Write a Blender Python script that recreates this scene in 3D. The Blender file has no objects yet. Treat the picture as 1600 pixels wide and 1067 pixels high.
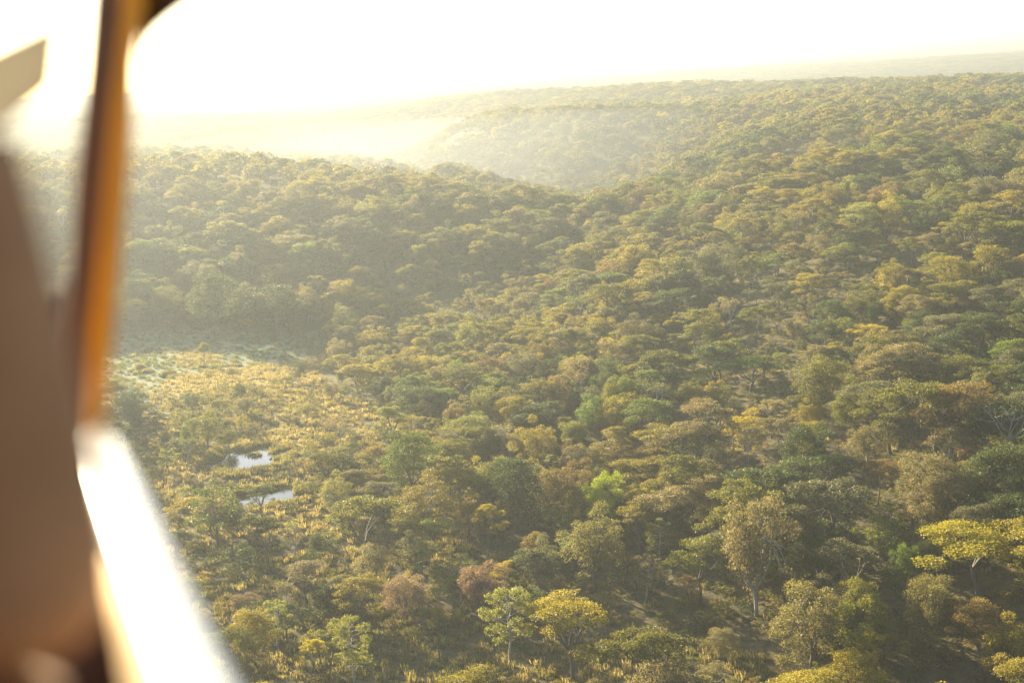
import bpy, math, random
import numpy as np
from mathutils import Vector, Matrix

R = math.radians
SC = bpy.context.scene
COL = SC.collection
rng = np.random.default_rng(7)
random.seed(7)

# ------------------------------------------------------------------ camera
CAM_Z = 85.0
F_PX = 2222.0                     # focal length in pixels of the 1600 px wide photograph
PITCH, ROLL = R(10.65), R(3.15)
cp, sp, cr, sr = math.cos(PITCH), math.sin(PITCH), math.cos(ROLL), math.sin(ROLL)
FWD = np.array([0, cp, -sp]); R0 = np.array([1.0, 0, 0]); U0 = np.array([0, sp, cp])
RGT = cr * R0 - sr * U0
UPV = sr * R0 + cr * U0
CAM = np.array([0, 0, CAM_Z])
cam_data = bpy.data.cameras.new('camera')
cam = bpy.data.objects.new('camera', cam_data)
COL.objects.link(cam)
cam_data.sensor_width = 36.0
cam_data.lens = F_PX / 1600 * 36
cam_data.clip_start = 0.05
cam_data.clip_end = 40000
cam_data.dof.use_dof = True
cam_data.dof.focus_distance = 400
cam_data.dof.aperture_fstop = 1.8
cam.matrix_world = Matrix((
    (RGT[0], UPV[0], -FWD[0], 0), (RGT[1], UPV[1], -FWD[1], 0),
    (RGT[2], UPV[2], -FWD[2], CAM_Z), (0, 0, 0, 1)))
SC.camera = cam

# ------------------------------------------------------------------ light
SUN_AZ, SUN_EL = R(-35), R(15)    # azimuth from +Y, negative = to the left
sun_dir = Vector((math.sin(SUN_AZ) * math.cos(SUN_EL), math.cos(SUN_AZ) * math.cos(SUN_EL), math.sin(SUN_EL)))
sd = bpy.data.lights.new('sun', 'SUN')
sd.energy = 5.0
sd.angle = R(0.5)
sd.color = (1.0, 0.87, 0.60)
sun = bpy.data.objects.new('sun', sd)
COL.objects.link(sun)
sun.rotation_euler = sun_dir.to_track_quat('Z', 'Y').to_euler()
sun.location = (0, 0, 300)
world = bpy.data.worlds.new('World')
SC.world = world
world.use_nodes = True
wn = world.node_tree
for n in list(wn.nodes):
    wn.nodes.remove(n)
wo = wn.nodes.new('ShaderNodeOutputWorld')
bg = wn.nodes.new('ShaderNodeBackground')
sky = wn.nodes.new('ShaderNodeTexSky')
sky.sky_type = 'NISHITA'
sky.sun_disc = False
sky.sun_elevation = SUN_EL
sky.sun_rotation = SUN_AZ
sky.air_density = 0.8
sky.dust_density = 1.0
sky.ozone_density = 1.0
bg.inputs['Strength'].default_value = 0.072
wn.links.new(sky.outputs[0], bg.inputs['Color'])
wn.links.new(bg.outputs[0], wo.inputs['Surface'])
SC.view_settings.view_transform = 'Standard'
SC.view_settings.look = 'None'
SC.view_settings.gamma = 1
SC.view_settings.use_curve_mapping = False
SC.view_settings.exposure = 2.38

SC.render.engine = 'CYCLES'
cy = SC.cycles
cy.max_bounces = 6
cy.diffuse_bounces = 2
cy.glossy_bounces = 2
cy.transmission_bounces = 3
cy.volume_bounces = 0
cy.transparent_max_bounces = 6
cy.caustics_reflective = False
cy.caustics_refractive = False
cy.sample_clamp_indirect = 6
cy.use_denoising = True

# haze
HAZE_DENSITY = 0.00034
HAZE_ANISO = 0.48
HAZE_COLOR = (0.30, 0.322, 0.33)
HAZE_TOP = CAM_Z + 4

# ------------------------------------------------------------------ helpers
def ray_at(px, py):
    return FWD + (px - 800) / F_PX * RGT + (533.5 - py) / F_PX * UPV

def project(p):
    p = np.atleast_2d(p) - CAM
    d = p @ FWD
    d = np.where(d > 0.01, d, 0.01)
    return 800 + F_PX * (p @ RGT) / d, 533.5 - F_PX * (p @ UPV) / d, d

def tag(o, label=None, cat=None, group=None, kind=None):
    if label: o['label'] = label
    if cat: o['category'] = cat
    if group: o['group'] = group
    if kind: o['kind'] = kind
    return o

def mesh_np(name, v, polys, mats=(), matidx=None, smooth=False):
    """polys: list of int arrays, each (n,k)"""
    me = bpy.data.meshes.new(name)
    v = np.asarray(v, dtype=np.float32)
    me.vertices.add(len(v))
    me.vertices.foreach_set('co', v.ravel())
    flat = np.concatenate([p.ravel() for p in polys]).astype(np.int32)
    tot = np.concatenate([np.full(len(p), p.shape[1], np.int32) for p in polys])
    start = np.concatenate([[0], np.cumsum(tot)[:-1]]).astype(np.int32)
    me.loops.add(len(flat))
    me.loops.foreach_set('vertex_index', flat)
    me.polygons.add(len(tot))
    me.polygons.foreach_set('loop_start', start)
    me.polygons.foreach_set('loop_total', tot)
    if matidx is not None:
        me.polygons.foreach_set('material_index', np.asarray(matidx, np.int32))
    if smooth:
        me.polygons.foreach_set('use_smooth', np.ones(len(tot), bool))
    for m in mats:
        me.materials.append(m)
    me.update(calc_edges=True)
    return me

def link(name, me, parent=None):
    o = bpy.data.objects.new(name, me)
    COL.objects.link(o)
    if parent: o.parent = parent
    return o

# ------------------------------------------------------------------ materials
def newmat(name):
    m = bpy.data.materials.new(name)
    m.use_nodes = True
    nt = m.node_tree
    for n in list(nt.nodes):
        nt.nodes.remove(n)
    out = nt.nodes.new('ShaderNodeOutputMaterial')
    return m, nt, out

def simple(name, rgb, rough=0.6, spec=0.4, noise=None, bump=0.0):
    m, nt, out = newmat(name)
    b = nt.nodes.new('ShaderNodeBsdfPrincipled')
    b.inputs['Base Color'].default_value = (*rgb, 1)
    b.inputs['Roughness'].default_value = rough
    b.inputs['Specular IOR Level'].default_value = spec
    if name == 'white_sill_paint': b.inputs['Coat Weight'].default_value = 1.0; b.inputs['Coat Roughness'].default_value = 0.15
    if noise:
        tc = nt.nodes.new('ShaderNodeTexCoord')
        nz = nt.nodes.new('ShaderNodeTexNoise')
        nz.inputs['Scale'].default_value = noise
        nz.inputs['Detail'].default_value = 5
        mx = nt.nodes.new('ShaderNodeMix'); mx.data_type = 'RGBA'
        mx.inputs[6].default_value = (*[c * 0.7 for c in rgb], 1)
        mx.inputs[7].default_value = (*[min(1, c * 1.25) for c in rgb], 1)
        nt.links.new(tc.outputs['Object'], nz.inputs['Vector'])
        nt.links.new(nz.outputs[0], mx.inputs[0])
        nt.links.new(mx.outputs[2], b.inputs['Base Color'])
        if bump:
            bp = nt.nodes.new('ShaderNodeBump')
            bp.inputs['Strength'].default_value = bump
            nt.links.new(nz.outputs[0], bp.inputs['Height'])
            nt.links.new(bp.outputs[0], b.inputs['Normal'])
    nt.links.new(b.outputs[0], out.inputs['Surface'])
    return m

LEAF = {   # reflectance of the leaves
    'olive':   (0.142, 0.140, 0.020),
    'ochre':   (0.225, 0.185, 0.022),
    'gold':    (0.31, 0.25, 0.020),
    'dark':    (0.060, 0.078, 0.022),
    'green':   (0.115, 0.155, 0.022),
    'lime':    (0.30, 0.34, 0.020),
    'tan':     (0.195, 0.160, 0.066),
    'grey':    (0.130, 0.124, 0.058),
    'russet':  (0.185, 0.125, 0.036),
    'pink':    (0.200, 0.132, 0.080),
    'khaki':   (0.180, 0.160, 0.045),
    'pale':    (0.200, 0.205, 0.045),
}

def leaf_shader(nt, out, color_socket):
    geo = nt.nodes.new('ShaderNodeNewGeometry')
    mr = nt.nodes.new('ShaderNodeMapRange')
    mr.inputs[3].default_value = 0.62
    mr.inputs[4].default_value = 1.45
    nt.links.new(geo.outputs['Random Per Island'], mr.inputs[0])
    mul = nt.nodes.new('ShaderNodeVectorMath'); mul.operation = 'SCALE'
    nt.links.new(color_socket, mul.inputs[0])
    nt.links.new(mr.outputs[0], mul.inputs['Scale'])
    d = nt.nodes.new('ShaderNodeBsdfPrincipled')
    d.inputs['Roughness'].default_value = 0.55
    d.inputs['Specular IOR Level'].default_value = 0.15
    nt.links.new(mul.outputs[0], d.inputs['Base Color'])
    t = nt.nodes.new('ShaderNodeBsdfTranslucent')
    tm = nt.nodes.new('ShaderNodeVectorMath'); tm.operation = 'MULTIPLY'
    tm.inputs[1].default_value = (1.25, 1.2, 0.75)
    nt.links.new(mul.outputs[0], tm.inputs[0])
    nt.links.new(tm.outputs[0], t.inputs['Color'])
    mx = nt.nodes.new('ShaderNodeMixShader')
    mx.inputs[0].default_value = 0.46
    nt.links.new(d.outputs[0], mx.inputs[1])
    nt.links.new(t.outputs[0], mx.inputs[2])
    nt.links.new(mx.outputs[0], out.inputs['Surface'])

def leafmat(key):
    m, nt, out = newmat('leaf_' + key)
    rgb = LEAF[key]
    oi = nt.nodes.new('ShaderNodeObjectInfo')
    hs = nt.nodes.new('ShaderNodeHueSaturation')
    hs.inputs['Color'].default_value = (*rgb, 1)
    a = nt.nodes.new('ShaderNodeMapRange'); a.inputs[3].default_value = 0.49; a.inputs[4].default_value = 0.508
    b = nt.nodes.new('ShaderNodeMapRange'); b.inputs[3].default_value = 0.75; b.inputs[4].default_value = 1.2
    mm = nt.nodes.new('ShaderNodeMath'); mm.operation = 'MULTIPLY'; mm.inputs[1].default_value = 7.31
    fr = nt.nodes.new('ShaderNodeMath'); fr.operation = 'FRACT'
    nt.links.new(oi.outputs['Random'], a.inputs[0])
    nt.links.new(oi.outputs['Random'], mm.inputs[0]); nt.links.new(mm.outputs[0], fr.inputs[0])
    nt.links.new(fr.outputs[0], b.inputs[0])
    nt.links.new(a.outputs[0], hs.inputs['Hue']); nt.links.new(b.outputs[0], hs.inputs['Value'])
    leaf_shader(nt, out, hs.outputs[0])
    return m

M_LEAF = {k: leafmat(k) for k in LEAF}

RAMP_KEYS = ['dark', 'dark', 'olive', 'olive', 'green', 'grey', 'olive', 'tan', 'ochre', 'pale', 'russet', 'gold']
def leaf_stuff_mat():
    m, nt, out = newmat('leaf_forest')
    at = nt.nodes.new('ShaderNodeAttribute'); at.attribute_type = 'INSTANCER'; at.attribute_name = 'tint'
    rp = nt.nodes.new('ShaderNodeValToRGB')
    el = rp.color_ramp.elements
    rp.color_ramp.interpolation = 'LINEAR'
    n = len(RAMP_KEYS)
    el[0].position = 0.0; el[0].color = (*LEAF[RAMP_KEYS[0]], 1)
    el[1].position = 1.0; el[1].color = (*LEAF[RAMP_KEYS[-1]], 1)
    for i in range(1, n - 1):
        e = el.new(i / (n - 1)); e.color = (*LEAF[RAMP_KEYS[i]], 1)
    nt.links.new(at.outputs['Fac'], rp.inputs[0])
    leaf_shader(nt, out, rp.outputs[0])
    return m
M_FOREST = leaf_stuff_mat()
M_BARK = simple('bark_grey', (0.13, 0.105, 0.075), 0.85, 0.2, noise=3.0)
M_BARK_PALE = simple('bark_pale', (0.33, 0.29, 0.23), 0.8, 0.2, noise=3.0)
M_BARK_DARK = simple('bark_dark', (0.10, 0.08, 0.06), 0.85, 0.2, noise=3.0)

# ------------------------------------------------------------------ terrain
# where a ground (or canopy) point of the place lies: photo column, row, ground range in metres, height of the canopy over the ground
CTRL = [
    # valley floor
    (-150, 1060, 212, 0), (200, 1060, 208, 0), (500, 1060, 206, 0), (800, 1060, 204, 0), (1100, 1060, 202, 1), (1400, 1060, 201, 2), (1750, 1060, 200, 3),
    (200, 900, 259, 0), (500, 900, 252, 0), (800, 900, 247, 0), (1100, 900, 243, 2),
    (200, 750, 327, 0), (400, 750, 318, 0), (600, 750, 311, 0), (800, 750, 305, 1), (1000, 780, 285, 3),
    (0, 600, 455, 0), (200, 600, 438, 0), (400, 600, 425, 0), (600, 620, 400, 0), (750, 600, 408, 1),
    (200, 530, 528, 0), (400, 530, 515, 0), (550, 530, 505, 1), (700, 520, 505, 3), (850, 540, 425, 3),
    # right hillside
    (1500, 850, 226, 7), (1750, 850, 222, 7), (1300, 800, 248, 8), (1500, 700, 262, 10), (1750, 700, 258, 10), (1300, 700, 272, 9), (1150, 700, 280, 8),
    (1500, 600, 300, 10), (1750, 600, 292, 10), (1300, 600, 312, 10), (1100, 600, 335, 8), (950, 600, 360, 6),
    (1500, 500, 350, 10), (1750, 500, 338, 10), (1300, 500, 366, 10), (1100, 500, 395, 9), (950, 500, 425, 9),
    (1500, 400, 412, 10), (1750, 400, 400, 10), (1300, 400, 432, 10), (1100, 400, 475, 10), (960, 420, 500, 9),
    (1500, 300, 485, 10), (1750, 300, 475, 10), (1300, 300, 520, 10), (1100, 300, 620, 10), (1020, 330, 590, 10),
    (1500, 200, 690, 10), (1750, 200, 680, 10), (1300, 200, 740, 10), (1150, 210, 830, 10), (1060, 260, 800, 10),
    (1500, 150, 1000, 10), (1750, 150, 1000, 10), (1300, 150, 1050, 10), (1120, 160, 1120, 10),
    (1500, 121, 1600, 10), (1750, 112, 1600, 10), (1300, 124, 1600, 10), (1100, 128, 1700, 10), (950, 135, 1800, 10),
    # left hill
    (-100, 430, 600, 9), (200, 425, 595, 9), (400, 425, 585, 9), (600, 420, 570, 9), (750, 430, 545, 9),
    (-100, 330, 680, 10), (200, 330, 675, 10), (400, 330, 665, 10), (600, 340, 640, 10), (780, 360, 600, 10),
    (-100, 252, 820, 10), (200, 248, 820, 10), (320, 244, 815, 10), (430, 246, 800, 10), (540, 257, 780, 10), (640, 271, 755, 10), (740, 288, 720, 10), (830, 308, 680, 10), (910, 335, 620, 10), (965, 372, 550, 10),
    (-100, 256, 920, 12), (200, 252, 920, 12), (320, 249, 915, 12), (430, 251, 900, 12), (540, 261, 870, 12), (640, 274, 840, 11), (740, 290, 800, 11), (830, 309, 750, 10),
    (-100, 258, 1010, 18), (200, 254, 1010, 18), (320, 251, 1005, 18), (430, 252, 1000, 18), (540, 263, 960, 18), (640, 276, 920, 16),
    (730, 186, 1400, 12), (800, 172, 1340, 12), (900, 168, 1280, 11), (1000, 167, 1240, 11), (800, 172, 1440, 16), (900, 168, 1380, 14),
    # side valley behind the left hill and below the escarpment
    (200, 240, 1300, 8), (380, 241, 1400, 8), (530, 247, 1450, 6), (640, 268, 1280, 6), (760, 283, 1120, 8), (870, 294, 1020, 8), (960, 295, 970, 8), (1010, 300, 900, 8),
    (700, 278, 950, 0), (600, 268, 1050, 0), (500, 262, 1150, 0), (350, 254, 1150, 0), (850, 315, 850, 2), (200, 254, 1100, 0),
    # escarpment of the spur: foot, face, crest, and its tip
    (632, 244, 1400, 9), (680, 212, 1370, 10), (730, 182, 1320, 10), (800, 170, 1240, 10), (900, 166, 1180, 10), (1000, 166, 1140, 10), (1080, 172, 1080, 10),
    (720, 238, 1210, 9), (810, 230, 1160, 9), (900, 230, 1085, 9), (990, 232, 1040, 9), (1050, 215, 1010, 9),
    (860, 164, 1520, 12), (1000, 158, 1480, 10),
    # second hill on the far left, plateau behind
    (-100, 215, 1750, 10), (230, 208, 1750, 10), (320, 205, 1750, 10), (420, 206, 1730, 10), (480, 222, 1690, 10), (520, 243, 1600, 8), (580, 240, 1800, 8),
    (230, 226, 1560, 9), (400, 226, 1550, 9), (320, 206, 2100, -15), (430, 206, 2100, -8),
    (-100, 190, 2600, 8), (230, 183, 2600, 10), (420, 178, 2600, 10), (560, 172, 2400, 10), (660, 158, 2200, 10), (750, 150, 2000, 10), (850, 140, 2000, 10),
    # beyond the rim of the plateau on the right the land dips before the last far ridges
    (1500, 121, 2200, 34), (1300, 124, 2200, 34), (1750, 114, 2200, 34), (1100, 128, 2300, 30),
    (1500, 121, 3000, 22), (1300, 124, 3000, 20), (1750, 114, 3000, 22),
    (1600, 101, 3700, 8), (1450, 107, 3700, 8), (1300, 112, 3800, 8), (1150, 118, 3800, 8),
]
pts, zs = [], []
for px, py, D, hc in CTRL:
    r = ray_at(px, py)
    r = r / math.hypot(r[0], r[1])
    pts.append((math.atan2(r[0], r[1]), math.log(D)))
    zs.append(CAM_Z + D * r[2] - hc)
def anchor(az, D, z):
    pts.append((R(az), math.log(D))); zs.append(z)
for az in range(-180, 181, 30):
    anchor(az, 20000, 58); anchor(az, 6000, 57)
    if abs(az) > 40:
        anchor(az, 40, 0); anchor(az, 150, 0 if az < 0 else 4)
        anchor(az, 500, 6 if az < 0 else 34); anchor(az, 1500, 42)
for az in (-28, -10, 10, 28):
    anchor(az, 90, 0); anchor(az, 20, 0)
P = np.array(pts); Zc = np.array(zs)
TH = 1.7
P[:, 0] *= TH
def tps(r2):
    return 0.5 * r2 * np.log(np.maximum(r2, 1e-12))
d2 = ((P[:, None, :] - P[None, :, :]) ** 2).sum(-1)
n = len(P)
A = np.zeros((n + 3, n + 3))
A[:n, :n] = tps(d2) + np.eye(n) * 0.0003
A[:n, n] = 1; A[:n, n + 1:] = P
A[n, :n] = 1; A[n + 1:, :n] = P.T
W = np.linalg.solve(A, np.concatenate([Zc, np.zeros(3)]))

def fnoise(x, y, s, seed):
    g = np.random.default_rng(seed)
    out = 0
    for k in range(6):
        a, ph = g.uniform(0, 6.283, 2)
        f = s * g.uniform(0.6, 1.6)
        out = out + np.sin((x * math.cos(a) + y * math.sin(a)) * f + ph)
    return out / 6

PONDS = [(386, 720, 8.5, 11.0), (424, 777, 8.0, 6.5), (262, 588, 1.9, 3.6), (226, 630, 1.7, 6), (224, 578, 2.4, 6)]
POND_W = []

def height_raw(x, y):
    x = np.asarray(x, float); y = np.asarray(y, float)
    D = np.maximum(np.hypot(x, y), 15.0)
    q0 = np.arctan2(x, y) * TH; q1 = np.log(D)
    z = np.empty(x.shape)
    xf, qf0, qf1 = x.ravel(), q0.ravel(), q1.ravel()
    zf = np.empty(len(xf))
    for i in range(0, len(xf), 20000):
        a0, a1 = qf0[i:i + 20000, None], qf1[i:i + 20000, None]
        r2 = (a0 - P[None, :, 0]) ** 2 + (a1 - P[None, :, 1]) ** 2
        zf[i:i + 20000] = tps(r2) @ W[:n] + W[n] + W[n + 1] * a0[:, 0] + W[n + 2] * a1[:, 0]
    z = zf.reshape(x.shape)
    z = np.clip(z, -10, 66)
    return z

def height(x, y):
    z = height_raw(x, y)
    x = np.asarray(x, float); y = np.asarray(y, float)
    D = np.hypot(x, y)
    k = np.clip((D - 280) / 900, 0, 1)
    z = z + 2.2 * k * fnoise(x, y, 0.022, 3) + 0.25 * fnoise(x, y, 0.09, 4) + 4.0 * np.clip((D - 1500) / 3000, 0, 1) * fnoise(x, y, 0.004, 5)
    for (cx, cyy, cz, rx, ry) in POND_W:
        d = np.hypot((x - cx) / (rx * 1.5), (y - cyy) / (ry * 1.5))
        w = np.clip((1.9 - d) / 0.9, 0, 1)
        w = w * w * (3 - 2 * w)
        z = z * (1 - w) + (cz - 0.35 + 0.45 * np.clip(1.5 * d, 0, 1.3) ** 2) * w
    return z

def ground_hit(px, py, above=0.0):
    """the point of the ray through a photo pixel that is `above` metres over the ground"""
    r = ray_at(px, py)
    r = r / math.hypot(r[0], r[1])
    D = np.concatenate([np.arange(120, 700, 1.0), np.arange(700, 4000, 6.0)])
    z = CAM_Z + D * r[2]
    g = height(r[0] * D, r[1] * D) + above
    k = np.nonzero(z <= g)[0]
    i = k[0] if len(k) else len(D) - 1
    if i > 0:
        f0, f1 = z[i - 1] - g[i - 1], z[i] - g[i]
        t = f0 / (f0 - f1) if f0 != f1 else 0
        Dh = D[i - 1] + t * (D[i] - D[i - 1])
    else:
        Dh = D[i]
    return np.array([r[0] * Dh, r[1] * Dh, float(height(np.array([r[0] * Dh]), np.array([r[1] * Dh]))[0])])

for (px, py, rx, ry) in PONDS:
    p = ground_hit(px, py)
    POND_W.append((p[0], p[1], p[2] - 0.15, rx, ry))

# polar ground sheet round the camera out to the horizon
front = np.arange(-50, 50.01, 0.3)
back = np.concatenate([np.arange(54, 306, 6.0)])
az = np.radians(np.concatenate([front, back]))
rad = np.concatenate([np.array([8, 30, 60, 90, 115]), np.exp(np.linspace(math.log(135), math.log(3000), 330)), np.exp(np.linspace(math.log(3100), math.log(16000), 40))])
AZ, RD = np.meshgrid(az, rad, indexing='ij')
X, Y = np.sin(AZ) * RD, np.cos(AZ) * RD
Z = height(X, Y)
na, nr = X.shape
V = np.stack([X.ravel(), Y.ravel(), Z.ravel()], 1)
V = np.vstack([V, [[0, 0, float(Z[:, 0].mean())]]])
ii = np.arange(na); jj = np.arange(nr - 1)
I, J = np.meshgrid(ii, jj, indexing='ij')
I2 = (I + 1) % na
quads = np.stack([I * nr + J, I2 * nr + J, I2 * nr + J + 1, I * nr + J + 1], -1).reshape(-1, 4)[:, ::-1]
tris = np.stack([np.full(na, na * nr), ((ii + 1) % na) * nr, ii * nr], 1)[:, ::-1]

def inpoly(px, py, poly):
    px = np.asarray(px); py = np.asarray(py)
    c = np.zeros(px.shape, bool)
    k = len(poly)
    for i in range(k):
        x1, y1 = poly[i]; x2, y2 = poly[(i + 1) % k]
        cond = (y1 > py) != (y2 > py)
        c ^= cond & (px < (x2 - x1) * (py - y1) / ((y2 - y1) or 1e-9) + x1)
    return c

# areas of the valley floor, as corner points on the ground
def ground_poly(px):
    return [tuple(ground_hit(a, b)[:2]) for a, b in px]
MEADOW = ground_poly([(60, 560), (170, 525), (260, 516), (400, 522), (510, 524), (520, 560), (500, 590), (430, 600), (300, 620), (235, 650), (60, 650)])
WET = ground_poly([(60, 555), (170, 530), (260, 518), (505, 528), (500, 560), (380, 574), (290, 585), (255, 600), (230, 645), (60, 645)])
SCRUB = ground_poly([(240, 640), (300, 615), (500, 590), (540, 620), (660, 665), (600, 695), (480, 700), (330, 690), (250, 715), (190, 700)])
GOLDEN = ground_poly([(265, 560), (300, 545), (350, 560), (352, 572), (290, 578)])
GAP = ground_poly([(640, 985), (720, 960), (800, 1000), (960, 1000), (1080, 975), (1200, 1030), (1230, 1100), (600, 1100)])

STEEP = ground_poly([(1010, 720), (1080, 640), (1250, 630), (1420, 650), (1620, 640), (1700, 790), (1560, 800), (1400, 770), (1250, 800), (1150, 770)])

def soft(x_, y_, polys):
    wx = x_ + 7 * fnoise(x_, y_, .07, 61); wy = y_ + 12 * fnoise(x_, y_, .06, 62)
    acc = 0
    for k_ in range(14):
        a_ = k_ * 2.4; q_ = 11 * math.sqrt((k_ + .5) / 14)
        c_ = np.zeros(len(x_), bool)
        for pl in polys: c_ |= inpoly(wx + q_ * math.cos(a_), wy + 1.6 * q_ * math.sin(a_), pl)
        acc = acc + c_
    return acc / 14
gsp = soft(V[:, 0], V[:, 1], [GOLDEN])
wet = soft(V[:, 0], V[:, 1], [WET]) * (1 - gsp)
gold = soft(V[:, 0], V[:, 1], [GOLDEN, SCRUB, MEADOW])
forest_far = np.hypot(V[:, 0], V[:, 1]) > 1000

def ground_material():
    m, nt, out = newmat('ground_earth')
    tc = nt.nodes.new('ShaderNodeTexCoord')
    def noise(s, d=6):
        nz = nt.nodes.new('ShaderNodeTexNoise')
        nz.inputs['Scale'].default_value = s; nz.inputs['Detail'].default_value = d; nz.inputs['Roughness'].default_value = 0.65
        nt.links.new(tc.outputs['Object'], nz.inputs['Vector'])
        return nz.outputs[0]
    def ramp(f, stops):
        rp = nt.nodes.new('ShaderNodeValToRGB')
        e = rp.color_ramp.elements
        e[0].position, e[0].color = stops[0][0], (*stops[0][1], 1)
        e[1].position, e[1].color = stops[-1][0], (*stops[-1][1], 1)
        for p, c in stops[1:-1]:
            q = e.new(p); q.color = (*c, 1)
        nt.links.new(f, rp.inputs[0])
        return rp.outputs[0]
    def mix(f, a, b):
        mx = nt.nodes.new('ShaderNodeMix'); mx.data_type = 'RGBA'
        nt.links.new(f, mx.inputs[0]); nt.links.new(a, mx.inputs[6]); nt.links.new(b, mx.inputs[7])
        return mx.outputs[2]
    def attr(nm):
        a = nt.nodes.new('ShaderNodeAttribute'); a.attribute_name = nm
        return a.outputs['Fac']
    fine = noise(0.35, 8)
    base = ramp(fine, [(0.3, (0.045, 0.040, 0.018)), (0.5, (0.10, 0.085, 0.035)), (0.62, (0.17, 0.115, 0.045)), (0.75, (0.10, 0.10, 0.03))])
    big = noise(0.03, 5)
    scrub = ramp(big, [(0.35, (0.05, 0.055, 0.02)), (0.65, (0.13, 0.095, 0.04))])
    hf = nt.nodes.new('ShaderNodeMath'); hf.operation = 'MULTIPLY'; hf.inputs[1].default_value = 0.5
    nt.links.new(big, hf.inputs[0])
    c = mix(hf.outputs[0], base, scrub)
    goldc = ramp(noise(0.22, 8), [(0.3, (0.10, 0.085, 0.035)), (0.48, (0.22, 0.175, 0.075)), (0.7, (0.38, 0.30, 0.14))])
    c = mix(attr('gold'), c, goldc)
    wetc = ramp(noise(0.12, 8), [(0.35, (0.11, 0.14, 0.07)), (0.52, (0.17, 0.20, 0.11)), (0.75, (0.22, 0.21, 0.11))])
    c = mix(attr('wet'), c, wetc)
    farc = ramp(noise(0.05, 9), [(0.35, (0.03, 0.036, 0.014)), (0.55, (0.07, 0.075, 0.022)), (0.7, (0.12, 0.10, 0.03))])
    c = mix(attr('far'), c, farc)
    b = nt.nodes.new('ShaderNodeBsdfPrincipled')
    b.inputs['Roughness'].default_value = 0.95
    b.inputs['Specular IOR Level'].default_value = 0.1
    nt.links.new(c, b.inputs['Base Color'])
    bp = nt.nodes.new('ShaderNodeBump'); bp.inputs['Strength'].default_value = 0.9; bp.inputs['Distance'].default_value = 0.5
    nt.links.new(noise(0.9, 6), bp.inputs['Height'])
    nt.links.new(bp.outputs[0], b.inputs['Normal'])
    nt.links.new(b.outputs[0], out.inputs['Surface'])
    return m
M_GROUND = ground_material()
me = mesh_np('ground', V, [quads, tris], [M_GROUND], smooth=True)
for nm, a in (('wet', wet), ('gold', gold), ('far', forest_far)):
    at = me.attributes.new(nm, 'FLOAT', 'POINT')
    at.data.foreach_set('value', a.astype(np.float32))
tag(link('ground', me), kind='structure', label='wooded valley floor and hills of dry grass and brown earth')

# ponds
def water_mat():
    m, nt, out = newmat('pond_water')
    b = nt.nodes.new('ShaderNodeBsdfPrincipled')
    b.inputs['Base Color'].default_value = (0.03, 0.035, 0.025, 1)
    b.inputs['Roughness'].default_value = 0.06
    b.inputs['IOR'].default_value = 1.33
    b.inputs['Specular IOR Level'].default_value = 0.5
    tc = nt.nodes.new('ShaderNodeTexCoord')
    nz = nt.nodes.new('ShaderNodeTexNoise'); nz.inputs['Scale'].default_value = 2.2; nz.inputs['Detail'].default_value = 3
    nt.links.new(tc.outputs['Object'], nz.inputs['Vector'])
    bp = nt.nodes.new('ShaderNodeBump'); bp.inputs['Strength'].default_value = 0.12; bp.inputs['Distance'].default_value = 0.1
    nt.links.new(nz.outputs[0], bp.inputs['Height'])
    nt.links.new(bp.outputs[0], b.inputs['Normal'])
    nt.links.new(b.outputs[0], out.inputs['Surface'])
    return m
M_WATER = water_mat()
for k, (cx, cyy, cz, rx, ry) in enumerate(POND_W):
    t = np.linspace(0, 2 * math.pi, 40, endpoint=False)
    g = np.random.default_rng(50 + k)
    rr = 1 + 0.22 * np.sin(2 * t + g.uniform(0, 6)) + 0.14 * np.sin(3 * t + g.uniform(0, 6)) + 0.1 * np.sin(5 * t + g.uniform(0, 6))
    v = np.stack([rx * rr * np.cos(t) * 1.0, ry * rr * np.sin(t) * 1.0, np.zeros(40)], 1)
    v = np.vstack([v, [[0, 0, 0]]])
    f = np.stack([np.arange(40), (np.arange(40) + 1) % 40, np.full(40, 40)], 1)
    o = link('pond', mesh_np('pond', v, [f], [M_WATER]))
    o.location = (cx, cyy, cz + 0.06)
    tag(o, kind='structure', label=['bright pond mirroring the white sky among reeds', 'narrow bright pond under dark umbrella trees', 'small bright pool in the wet meadow', 'marshy pool at the meadow edge', 'pool of the stream in the wet meadow'][k])

# ------------------------------------------------------------------ tree shapes
class Tubes:
    def __init__(s): s.v = []; s.f = []; s.n = 0
    def tube(s, path, radii, k=5):
        path = [np.asarray(p, float) for p in path]
        rings = []
        for i, p in enumerate(path):
            d = path[min(i + 1, len(path) - 1)] - path[max(i - 1, 0)]
            d = d / (np.linalg.norm(d) + 1e-9)
            a = np.cross(d, [0.3, 0.9, 0.2]); a /= np.linalg.norm(a) + 1e-9
            b = np.cross(d, a)
            t = np.linspace(0, 2 * math.pi, k, endpoint=False)
            rings.append(p + radii[i] * (np.cos(t)[:, None] * a + np.sin(t)[:, None] * b))
        base = s.n
        s.v.append(np.vstack(rings)); s.n += k * len(path)
        for i in range(len(path) - 1):
            q = np.arange(k)
            s.f.append(np.stack([base + i * k + q, base + i * k + (q + 1) % k, base + (i + 1) * k + (q + 1) % k, base + (i + 1) * k + q], 1))
    def get(s):
        return np.vstack(s.v), np.vstack(s.f)

def bent(g, a, b, sag=0.12, m=4):
    a = np.asarray(a, float); b = np.asarray(b, float)
    L = np.linalg.norm(b - a)
    off = g.normal(0, sag * L * 0.5, 3)
    t = np.linspace(0, 1, m)[:, None]
    return a + (b - a) * t + off * np.sin(math.pi * t) + g.normal(0, 0.02 * L, (m, 3)) * np.sin(math.pi * t)

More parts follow.
